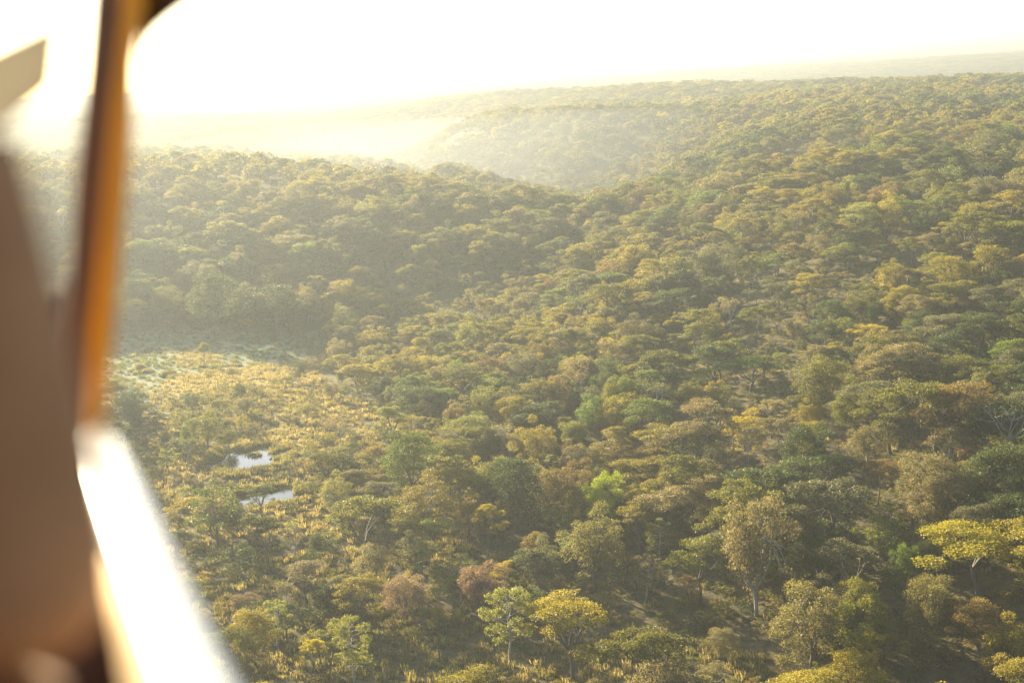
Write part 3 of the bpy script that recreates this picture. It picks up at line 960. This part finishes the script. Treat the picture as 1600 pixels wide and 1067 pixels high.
def scatter_object(name, pos, rot, scl, idx, tint, coll, label):
    me = bpy.data.meshes.new(name)
    me.vertices.add(len(pos))
    me.vertices.foreach_set('co', np.asarray(pos, np.float32).ravel())
    a = me.attributes.new('rotv', 'FLOAT_VECTOR', 'POINT'); a.data.foreach_set('vector', np.asarray(rot, np.float32).ravel())
    a = me.attributes.new('sclv', 'FLOAT_VECTOR', 'POINT'); a.data.foreach_set('vector', np.asarray(scl, np.float32).ravel())
    a = me.attributes.new('shape', 'INT', 'POINT'); a.data.foreach_set('value', np.asarray(idx, np.int32))
    a = me.attributes.new('tint', 'FLOAT', 'POINT'); a.data.foreach_set('value', np.asarray(tint, np.float32))
    ob = link(name, me)
    ng = bpy.data.node_groups.new(name + '_nodes', 'GeometryNodeTree')
    ng.interface.new_socket('Geometry', in_out='INPUT', socket_type='NodeSocketGeometry')
    ng.interface.new_socket('Geometry', in_out='OUTPUT', socket_type='NodeSocketGeometry')
    gi = ng.nodes.new('NodeGroupInput'); go = ng.nodes.new('NodeGroupOutput')
    ci = ng.nodes.new('GeometryNodeCollectionInfo')
    ci.inputs['Collection'].default_value = coll
    ci.inputs['Separate Children'].default_value = True
    ci.inputs['Reset Children'].default_value = True
    ip = ng.nodes.new('GeometryNodeInstanceOnPoints')
    ip.inputs['Pick Instance'].default_value = True
    def na(nm, ty):
        q = ng.nodes.new('GeometryNodeInputNamedAttribute'); q.data_type = ty; q.inputs['Name'].default_value = nm
        return [s for s in q.outputs if s.enabled and s.name == 'Attribute'][0]
    ng.links.new(gi.outputs[0], ip.inputs['Points'])
    ng.links.new(ci.outputs[0], ip.inputs['Instance'])
    ng.links.new(na('shape', 'INT'), ip.inputs['Instance Index'])
    e2r = ng.nodes.new('FunctionNodeEulerToRotation')
    ng.links.new(na('rotv', 'FLOAT_VECTOR'), e2r.inputs[0])
    ng.links.new(e2r.outputs[0], ip.inputs['Rotation'])
    ng.links.new(na('sclv', 'FLOAT_VECTOR'), ip.inputs['Scale'])
    ng.links.new(ip.outputs[0], go.inputs[0])
    md = ob.modifiers.new('scatter', 'NODES'); md.node_group = ng
    tag(ob, label, None, None, 'stuff')
    return ob

pos, rot, scl, idx, tint = [], [], [], [], []
IDX = {(k, f): lib_idx(k, f) for k in ('flat', 'round', 'slender', 'bare', 'shrub') for f in (False, True)}
for t in STUFF:
    d = math.hypot(t['p'][0], t['p'][1])
    ch = IDX[(t['kind'], d > 750)] or IDX[(t['kind'], False)]
    pos.append(t['p']); rot.append((0, 0, t['rot'])); scl.append((t['sx'], t['sx'], t['sz']))
    idx.append(ch[int(rng.integers(len(ch)))]); tint.append(tint_of(t['color']))
scatter_object('forest', pos, rot, scl, idx, tint, LIB, 'dense olive woodland canopy covering the slopes and plateau')

# ---- undergrowth: low scrub below and between the trees
x, y = scatter(165, 640, 3.6, R(25))
D = np.hypot(x, y)
u = rng.random(len(x))
k = (u < np.where(D < 420, .55, .3)) & ~inpoly(x, y, MEADOW) & ~in_ponds(x, y, 1.5) & ~(inpoly(x, y, SCRUB) & (u > .16)) & ~(inpoly(x, y, GAP) & (u > .12))
x, y = x[k], y[k]
z = height(x, y)
px, py, _ = project(np.stack([x, y, z], 1))
sav = (px < 720) & (np.hypot(x, y) < 345)
k = ~(sav & (rng.random(len(x)) > .45))
x, y, z = x[k], y[k], z[k]
m = len(x)
s = rng.uniform(.35, .95, m)
si = np.array(IDX[('shrub', False)])
scatter_object('undergrowth', np.stack([x, y, z], 1), np.stack([np.zeros(m), np.zeros(m), rng.uniform(0, 6.28, m)], 1),
               np.stack([s * rng.uniform(.9, 1.5, m), s * rng.uniform(.9, 1.5, m), s], 1), si[rng.integers(len(si), size=m)],
               [tint_of(c) for c in rng.choice(['tan', 'russet', 'olive', 'grey', 'dark', 'ochre'], m, p=[.2, .17, .22, .16, .17, .08])], LIB,
               'brown and olive scrub between the trees')

# ---- dry grass
GL = bpy.data.collections.new('grass_shapes')
def grass_mat():
    m_, nt, out = newmat('dry_grass')
    at = nt.nodes.new('ShaderNodeAttribute'); at.attribute_type = 'INSTANCER'; at.attribute_name = 'tint'
    rp = nt.nodes.new('ShaderNodeValToRGB')
    e = rp.color_ramp.elements
    e[0].position = 0; e[0].color = (0.11, 0.135, 0.045, 1)
    e[1].position = 1; e[1].color = (0.35, 0.275, 0.125, 1)
    q = e.new(.45); q.color = (0.17, 0.145, 0.05, 1)
    nt.links.new(at.outputs['Fac'], rp.inputs[0])
    leaf_shader(nt, out, rp.outputs[0])
    return m_
M_GRASS = grass_mat()
for k in range(4):
    g = np.random.default_rng(400 + k)
    nb = 46
    a = g.uniform(0, 6.28, nb); r = 1.0 * np.sqrt(g.random(nb))
    b0 = np.stack([np.cos(a) * r, np.sin(a) * r, np.full(nb, -.05)], 1)
    h = g.uniform(.5, 1.1, nb)
    an = g.uniform(0, 6.28, nb)
    w = np.stack([np.cos(an), np.sin(an), np.zeros(nb)], 1) * g.uniform(.05, .11, nb)[:, None]
    tip = b0 + np.stack([g.normal(0, .22, nb), g.normal(0, .22, nb), h], 1)
    v = np.stack([b0 - w, b0 + w, tip + w * .4, tip - w * .4], 1).reshape(-1, 3)
    o = bpy.data.objects.new('tuft_%d' % k, mesh_np('tuft', v, [np.arange(4 * nb).reshape(-1, 4)], [M_GRASS]))
    GL.objects.link(o)
x, y = scatter(165, 570, 1.75, R(24))
D = np.hypot(x, y)
z0 = height(x, y)
px, py, _ = project(np.stack([x, y, z0], 1))
open_ = inpoly(x, y, MEADOW) | inpoly(x, y, SCRUB) | inpoly(x, y, GAP)
wetp = inpoly(x, y, WET) & ~inpoly(x, y, GOLDEN)
sav = (px < 740) & (D < 350)
u = rng.random(len(x))
k = (open_ & (u < .75)) | (sav & (u < .65)) | (~open_ & ~sav & (u < .10) & (D < 380))
k &= ~in_ponds(x, y, 1.15) & ~(wetp & (u > .3)) & (px > -100) & (px < 1700) & (py < 1150)
reed_x, reed_y = [], []
for (cx, cyy, cz, rx, ry) in POND_W:
    m_ = int(rx * ry * 9)
    a_ = rng.uniform(0, 6.283, m_); q_ = rng.uniform(.45, 1.35, m_)
    xx_, yy_ = cx + np.cos(a_) * rx * q_, cyy + np.sin(a_) * ry * q_
    nz_ = fnoise(xx_, yy_, .55, 31) + .9 * (q_ - .95)
    kk_ = nz_ > 0.14
    reed_x.append(xx_[kk_]); reed_y.append(yy_[kk_])
reed_x, reed_y = np.concatenate(reed_x), np.concatenate(reed_y)
tn = np.where(wetp, .2, np.where(open_ & ~inpoly(x, y, GAP), .72, .6)) + .22 * fnoise(x, y, .06, 21) * 2 + rng.normal(0, .2, len(x))
x, y, z0, tn = x[k], y[k], z0[k], np.clip(tn[k], 0, 1)
x = np.concatenate([x, reed_x]); y = np.concatenate([y, reed_y]); z0 = np.concatenate([z0, height(reed_x, reed_y)])
tn = np.concatenate([tn, np.clip(rng.normal(.42, .15, len(reed_x)), 0, 1)])
m = len(x)
s = rng.uniform(.6, 1.15, m)
s[m - len(reed_x):] *= 1.15
scatter_object('dry_grass', np.stack([x, y, z0], 1), np.stack([np.zeros(m), np.zeros(m), rng.uniform(0, 6.28, m)], 1),
               np.stack([s, s, s * rng.uniform(.7, 1.2, m)], 1), rng.integers(0, 4, m), tn, GL, 'tall golden dry grass in the open savanna and meadow')
print('TREES', len(TREES), len(single), 'forest', len(STUFF), 'grass', m)

# ------------------------------------------------------------------ helicopter cabin and the person in the front seat
def at(px, py, d):
    """a point of the cabin, d metres in front of the lens along the ray of a photo pixel"""
    return CAM + d * ray_at(px, py)

M_AMBER = simple('amber_paint', (0.85, 0.33, 0.002), 0.35, 0.4, noise=9.0)
M_BROWN = simple('brown_trim', (0.17, 0.085, 0.035), 0.6, 0.3, noise=14.0)
M_DARK = simple('dark_trim', (0.10, 0.055, 0.03), 0.7, 0.3, noise=14.0)
M_SILL = simple('white_sill_paint', (0.82, 0.78, 0.70), 0.35, 0.5, noise=20.0)
M_HEAD = simple('grey_header', (0.075, 0.06, 0.045), 0.6, 0.3, noise=16.0)
M_VISOR, _nt, _out = newmat('sand_visor')
_a = _nt.nodes.new('ShaderNodeBsdfDiffuse'); _a.inputs[0].default_value = (0.5, 0.48, 0.40, 1)
_b = _nt.nodes.new('ShaderNodeBsdfTranslucent'); _b.inputs[0].default_value = (0.36, 0.35, 0.29, 1)
_m = _nt.nodes.new('ShaderNodeMixShader'); _m.inputs[0].default_value = 0.6
_nt.links.new(_a.outputs[0], _m.inputs[1]); _nt.links.new(_b.outputs[0], _m.inputs[2]); _nt.links.new(_m.outputs[0], _out.inputs['Surface'])
M_CABIN = simple('cabin_lining', (0.10, 0.08, 0.065), 0.9, 0.2, noise=18.0)

def prism(name, poly, mat, parent, depth, bevel=0.006, label=None):
    """poly: (px, py, d) outline of the near face; extruded `depth` metres away from the viewer"""
    pts_ = np.array([at(*q) for q in poly])
    c = pts_.mean(0)
    dirn = (c - CAM) / np.linalg.norm(c - CAM)
    v = np.vstack([pts_, pts_ + dirn * depth])
    k = len(poly)
    me = bpy.data.meshes.new(name)
    fs = [list(range(k))[::-1], list(range(k, 2 * k))] + [[i, (i + 1) % k, k + (i + 1) % k, k + i] for i in range(k)]
    me.from_pydata([tuple(q) for q in v], [], fs)
    me.materials.append(mat)
    me.validate(); me.update()
    o = link(name, me, parent)
    bm_ = o.modifiers.new('bevel', 'BEVEL'); bm_.width = bevel; bm_.segments = 3; bm_.limit_method = 'ANGLE'
    wnm = o.modifiers.new('wn', 'WEIGHTED_NORMAL')
    if label: o['label'] = label
    return o

heli = bpy.data.objects.new('helicopter', None); COL.objects.link(heli)
tag(heli, 'helicopter doorway with amber door post and white sill, out of focus', 'helicopter')
ROOT_AT = Vector(at(-700, 2600, 1.0)); heli.location = (0, 0, 0)
# front post of the doorway: brown inner face, amber painted edge
prism('door_post', [(152, -120, 1.52), (205, -120, 1.52), (190, 100, 1.50), (172, 300, 1.47), (150, 520, 1.44), (136, 720, 1.40), (92, 720, 1.40), (102, 520, 1.44), (114, 300, 1.47), (135, 100, 1.50)], M_BROWN, heli, 0.05)
prism('post_edge', [(192, -120, 1.50), (238, -120, 1.50), (226, 10, 1.49), (211, 95, 1.48), (208, 200, 1.465), (196, 350, 1.445), (180, 520, 1.42), (167, 640, 1.39), (158, 700, 1.37), (132, 700, 1.37), (141, 520, 1.42), (157, 350, 1.445), (176, 150, 1.47), (190, 20, 1.49)], M_AMBER, heli, 0.035, 0.008, 'amber painted edge of the door post')
hd = [(216, 108, 1.53), (222, 82, 1.53), (231, 62, 1.53), (245, 46, 1.53), (264, 30, 1.53), (300, 3, 1.52), (420, -85, 1.45), (700, -260, 1.25), (1100, -520, 1.0), (1060, -640, 1.0), (660, -420, 1.25), (380, -220, 1.45), (226, -120, 1.53)]
prism('door_header', hd, M_HEAD, heli, 0.03)
# sill of the doorway running back below the camera: sunlit top and tan inner face
SILL_PATH = [(146, 676, 1.36), (158, 712, 1.28), (194, 800, 1.12), (246, 935, 0.95), (296, 1060, 0.83), (372, 1230, 0.70), (470, 1450, 0.58)]
def beam(name, path, half_w, half_h, off, mat, parent, expo=3.0):
    hx0, hy0 = math.sin(R(-24)), math.cos(R(-24))
    rr_ = np.array([hy0, -hx0, 0]); uu_ = np.array([0, 0, 1.0])
    k = 28; t = np.linspace(0, 2 * math.pi, k, endpoint=False)
    cx = np.sign(np.cos(t)) * np.abs(np.cos(t)) ** (2 / expo); cz = np.sign(np.sin(t)) * np.abs(np.sin(t)) ** (2 / expo)
    vv = []
    for i, q in enumerate(path):
        e = 0.35 if i == 0 else 1.0
        c = at(*q) + off[0] * rr_ + off[1] * uu_
        vv.append(c + np.outer(cx * half_w * e, rr_) + np.outer(cz * half_h * e, uu_))
    q = np.arange(k); n_ = len(path)
    fs = [np.stack([i * k + q, i * k + (q + 1) % k, (i + 1) * k + (q + 1) % k, (i + 1) * k + q], 1) for i in range(n_ - 1)]
    caps = [np.arange(k)[None, ::-1], (np.arange(k) + (n_ - 1) * k)[None, :]]
    return link(name, mesh_np(name, np.vstack(vv), [np.vstack(fs)] + caps, [mat], smooth=True), parent)
beam('door_sill', SILL_PATH, 0.0185, 0.013, (0.0, 0.0), M_SILL, heli)
beam('sill_lining', SILL_PATH[2:], 0.010, 0.05, (-0.016, -0.048), simple('tan_lining', (0.55, 0.38, 0.19), 0.7, 0.2, noise=14.0), heli)
prism('instrument_panel', [(70, 540, 1.9), (104, 430, 1.9), (128, 440, 1.9), (140, 640, 1.8), (150, 720, 1.7), (120, 900, 1.6), (-300, 900, 1.6), (-300, 470, 1.9)], M_DARK, heli, 0.12)
prism('sun_visor', [(-60, 100, 1.2), (96, 26, 1.2), (92, 70, 1.2), (84, 138, 1.2), (50, 165, 1.2), (-60, 250, 1.2)], M_VISOR, heli, 0.006, 0.002)
prism('seat', [(-420, 1010, 1.02), (60, 1040, 0.99), (128, 1050, 0.96), (110, 1090, 0.93), (100, 1300, 0.9), (-420, 1300, 0.9)], simple('seat_cloth', (0.20, 0.12, 0.065), 0.9, 0.2, noise=22.0), heli, 0.1, 0.03)
prism('seat_base', [(60, 960, 1.05), (150, 930, 1.05), (178, 960, 1.03), (205, 1090, 1.0), (230, 1300, 0.95), (60, 1300, 0.95)], simple('seat_base_cloth', (0.06, 0.045, 0.05), 0.9, 0.2, noise=22.0), heli, 0.1, 0.02)
def slab(name, corners, thick, mat):
    c = np.array(corners); v = np.vstack([c, c + [0, 0, thick]])
    f_ = np.array([(3, 2, 1, 0), (4, 5, 6, 7), (0, 1, 5, 4), (1, 2, 6, 5), (2, 3, 7, 6), (3, 0, 4, 7)])
    return link(name, mesh_np(name, v, [f_], [mat]), heli)
# aircraft axes: nose towards the vanishing point of the sill
hx_ = math.sin(R(-24)); hy_ = math.cos(R(-24))
def craft(fwd_, right_, up_):
    return (fwd_ * hx_ + right_ * hy_, fwd_ * hy_ - right_ * hx_, CAM_Z + up_)
slab('cabin_roof', [craft(-0.6, -1.1, .52), craft(1.25, -1.1, .46), craft(1.25, -0.02, .46), craft(-0.6, 0.1, .52)], 0.05, M_CABIN)
slab('cabin_floor', [craft(-0.6, -1.1, -.95), craft(1.9, -1.1, -.95), craft(1.5, -0.12, -.95), craft(-0.6, 0.05, -.95)], 0.05, M_CABIN)
slab('rear_wall', [craft(-0.65, -1.1, -.9), craft(-0.6, -1.1, -.9), craft(-0.6, 0.1, -.9), craft(-0.65, 0.1, -.9)], 1.4, M_CABIN)

def skin_obj(name, joints, edges, mat, parent, levels=2):
    me = bpy.data.meshes.new(name)
    me.from_pydata([tuple(j[0]) for j in joints], edges, [])
    o = link(name, me, parent)
    me.materials.append(mat)
    sk = o.modifiers.new('skin', 'SKIN')
    sk.use_smooth_shade = True
    sv = me.skin_vertices[0].data
    for i, j in enumerate(joints):
        r_ = j[1]
        sv[i].radius = (r_, r_) if not isinstance(r_, tuple) else r_
        sv[i].use_root = (i == 0)
    ss = o.modifiers.new('sub', 'SUBSURF'); ss.levels = levels; ss.render_levels = levels
    return o

M_SKIN = simple('skin', (0.36, 0.20, 0.13), 0.55, 0.4, noise=30.0)
M_SHIRT = simple('brown_shirt', (0.42, 0.20, 0.09), 0.9, 0.15, noise=26.0)
M_TROUS = simple('dark_trousers', (0.16, 0.10, 0.065), 0.9, 0.15, noise=26.0)
M_HAIR = simple('dark_hair', (0.03, 0.02, 0.014), 0.6, 0.4, noise=40.0)
person = bpy.data.objects.new('person', None); COL.objects.link(person)
tag(person, 'blurred person in brown long-sleeved top seated inside the doorway', 'person')
def pt(f_, r_, u_): return np.array(craft(f_, r_, u_))
shR = at(-80, 340, 0.87); elR = at(56, 970, 0.83); wrR = elR + np.array(craft(.24, -.08, .02)) - np.array([0, 0, CAM_Z])
shL = shR + np.array([-hy_ * .36, hx_ * .36, 0.02]); mid = (shR + shL) / 2
f3 = np.array([hx_, hy_, 0]); r3 = np.array([hy_, -hx_, 0]); u3 = np.array([0, 0, 1.0])
pel = mid - u3 * .50 + f3 * .02
neck = mid + u3 * .10; head = mid + u3 * .26 + f3 * .03
knR, knL = pel + f3 * .42 + r3 * .10 + u3 * .05, pel + f3 * .42 - r3 * .12 + u3 * .05
ftR, ftL = knR + f3 * .12 - u3 * .40, knL + f3 * .12 - u3 * .40
elL = shL - u3 * .26 - r3 * .06; wrL = elL + f3 * .24 + r3 * .08
body = [(pel, .13), (mid - u3 * .12, .12), (mid + u3 * .03, .085), (neck, .05), (head - u3 * .05 + f3 * .03, .075), (head + u3 * .05, .088),
        (shR, .066), (elR, .044), (wrR, .028), (shL, .066), (elL, .044), (wrL, .028),
        (pel + r3 * .09, .085), (knR, .06), (ftR, .04), (pel - r3 * .09, .085), (knL, .06), (ftL, .04), (ftR + f3 * .16, .03), (ftL + f3 * .16, .03)]
for wv, sgn in ((8, 1), (11, -1)):
    w0 = body[wv][0]
    palm = w0 + f3 * .06
    i0 = len(body); body.append((palm, .03))
body_e = [(0, 1), (1, 2), (2, 3), (3, 4), (4, 5), (2, 6), (6, 7), (7, 8), (2, 9), (9, 10), (10, 11), (0, 12), (12, 13), (13, 14), (0, 15), (15, 16), (16, 17), (14, 18), (17, 19), (8, 20), (11, 21)]
for base_i, sgn in ((20, 1), (21, -1)):
    b0 = body[base_i][0]
    for fi in range(4):
        q = b0 + f3 * .05 + r3 * (fi - 1.5) * .018
        L_ = (.032, .037, .035, .028)[fi]
        i0 = len(body)
        body += [(q, .0095), (q + f3 * L_ - u3 * .012, .0085), (q + f3 * L_ * 1.4 - u3 * .04, .0075)]
        body_e += [(base_i, i0), (i0, i0 + 1), (i0 + 1, i0 + 2)]
    i0 = len(body)
    body += [(b0 - r3 * sgn * .035 + f3 * .0, .011), (b0 - r3 * sgn * .045 + f3 * .035 - u3 * .02, .009)]
    body_e += [(base_i, i0), (i0, i0 + 1)]
skin_obj('body', body, body_e, M_SKIN, person, 2)
shirt = [(pel + u3 * .03, .15), (mid - u3 * .16, .15), (mid + u3 * .0, .12), (neck - u3 * .03, .062), (shR, .073), ((shR + elR) / 2, .061), (elR, .053), (elR * .45 + wrR * .55, .052), (wrR - f3 * .03, .042),
         (shL, .083), ((shL + elL) / 2, .070), (elL, .060), (wrL - f3 * .03, .042)]
skin_obj('shirt', shirt, [(0, 1), (1, 2), (2, 3), (2, 4), (4, 5), (5, 6), (6, 7), (7, 8), (2, 9), (9, 10), (10, 11), (11, 12)], M_SHIRT, person, 3)
tro = [(pel - u3 * .02, .145), (pel + r3 * .10 - u3 * .02, .10), (knR, .075), (ftR + u3 * .05, .055), (pel - r3 * .10 - u3 * .02, .10), (knL, .075), (ftL + u3 * .05, .055)]
skin_obj('trousers', tro, [(0, 1), (1, 2), (2, 3), (0, 4), (4, 5), (5, 6)], M_TROUS, person, 2)
skin_obj('hair', [(head + u3 * .075 - f3 * .015, .085), (head - f3 * .03 - u3 * .01, .088), (head - f3 * .035 - u3 * .07, .06)], [(0, 1), (1, 2)], M_HAIR, person, 2)

# ------------------------------------------------------------------ haze
hz = bpy.data.materials.new('haze'); hz.use_nodes = True
nt = hz.node_tree
for q in list(nt.nodes): nt.nodes.remove(q)
out = nt.nodes.new('ShaderNodeOutputMaterial')
pv = nt.nodes.new('ShaderNodeVolumePrincipled')
pv.inputs['Color'].default_value = (*HAZE_COLOR, 1)
pv.inputs['Density'].default_value = HAZE_DENSITY
pv.inputs['Anisotropy'].default_value = HAZE_ANISO
nt.links.new(pv.outputs[0], out.inputs['Volume'])
# mist lying in the side valleys
def mist(px, py, D, ax, ay, azm, up, dens, label):
    m_ = hz.copy(); m_.name = 'mist'
    [q for q in m_.node_tree.nodes if q.bl_idname == 'ShaderNodeVolumePrincipled'][0].inputs['Density'].default_value = dens
    r_ = ray_at(px, py); r_ = r_ / math.hypot(r_[0], r_[1])
    cx, cy_ = r_[0] * D, r_[1] * D
    th, ph = np.linspace(0, 2 * math.pi, 48, endpoint=False), np.linspace(0, math.pi, 17)[1:-1]
    v_ = [(math.sin(p) * math.cos(t) * ax, math.sin(p) * math.sin(t) * ay, math.cos(p) * up) for p in ph for t in th] + [(0, 0, up), (0, 0, -up)]
    nt_, np_ = 48, 15
    q = [[i * nt_ + j, (i + 1) * nt_ + j, (i + 1) * nt_ + (j + 1) % nt_, i * nt_ + (j + 1) % nt_] for i in range(np_ - 1) for j in range(nt_)]
    t3 = [[nt_ * np_, j, (j + 1) % nt_] for j in range(nt_)] + [[nt_ * np_ + 1, (np_ - 1) * nt_ + (j + 1) % nt_, (np_ - 1) * nt_ + j] for j in range(nt_)]
    o = link('mist', mesh_np('mist', v_, [np.array(q), np.array(t3)], [m_], smooth=True))
    o.location = (cx, cy_, 2); o.rotation_euler = (0, 0, R(azm))
    tag(o, label, None, None, 'stuff')
mist(810, 290, 1040, 300, 150, 12, 56, 0.0013, 'pale mist pooled at the foot of the escarpment')
mist(560, 252, 1450, 270, 200, 16, 46, 0.0007, 'bright mist in the gap behind the left hill')

S, zb, zt = 16500, -16, HAZE_TOP
v = [(-S, -S, zb), (S, -S, zb), (S, S, zb), (-S, S, zb), (-S, -S, zt), (S, -S, zt), (S, S, zt), (-S, S, zt)]
f = np.array([(3, 2, 1, 0), (4, 5, 6, 7), (0, 1, 5, 4), (1, 2, 6, 5), (2, 3, 7, 6), (3, 0, 4, 7)])
tag(link('haze', mesh_np('haze', v, [f], [hz])), 'pale morning haze filling the valley', None, None, 'stuff')
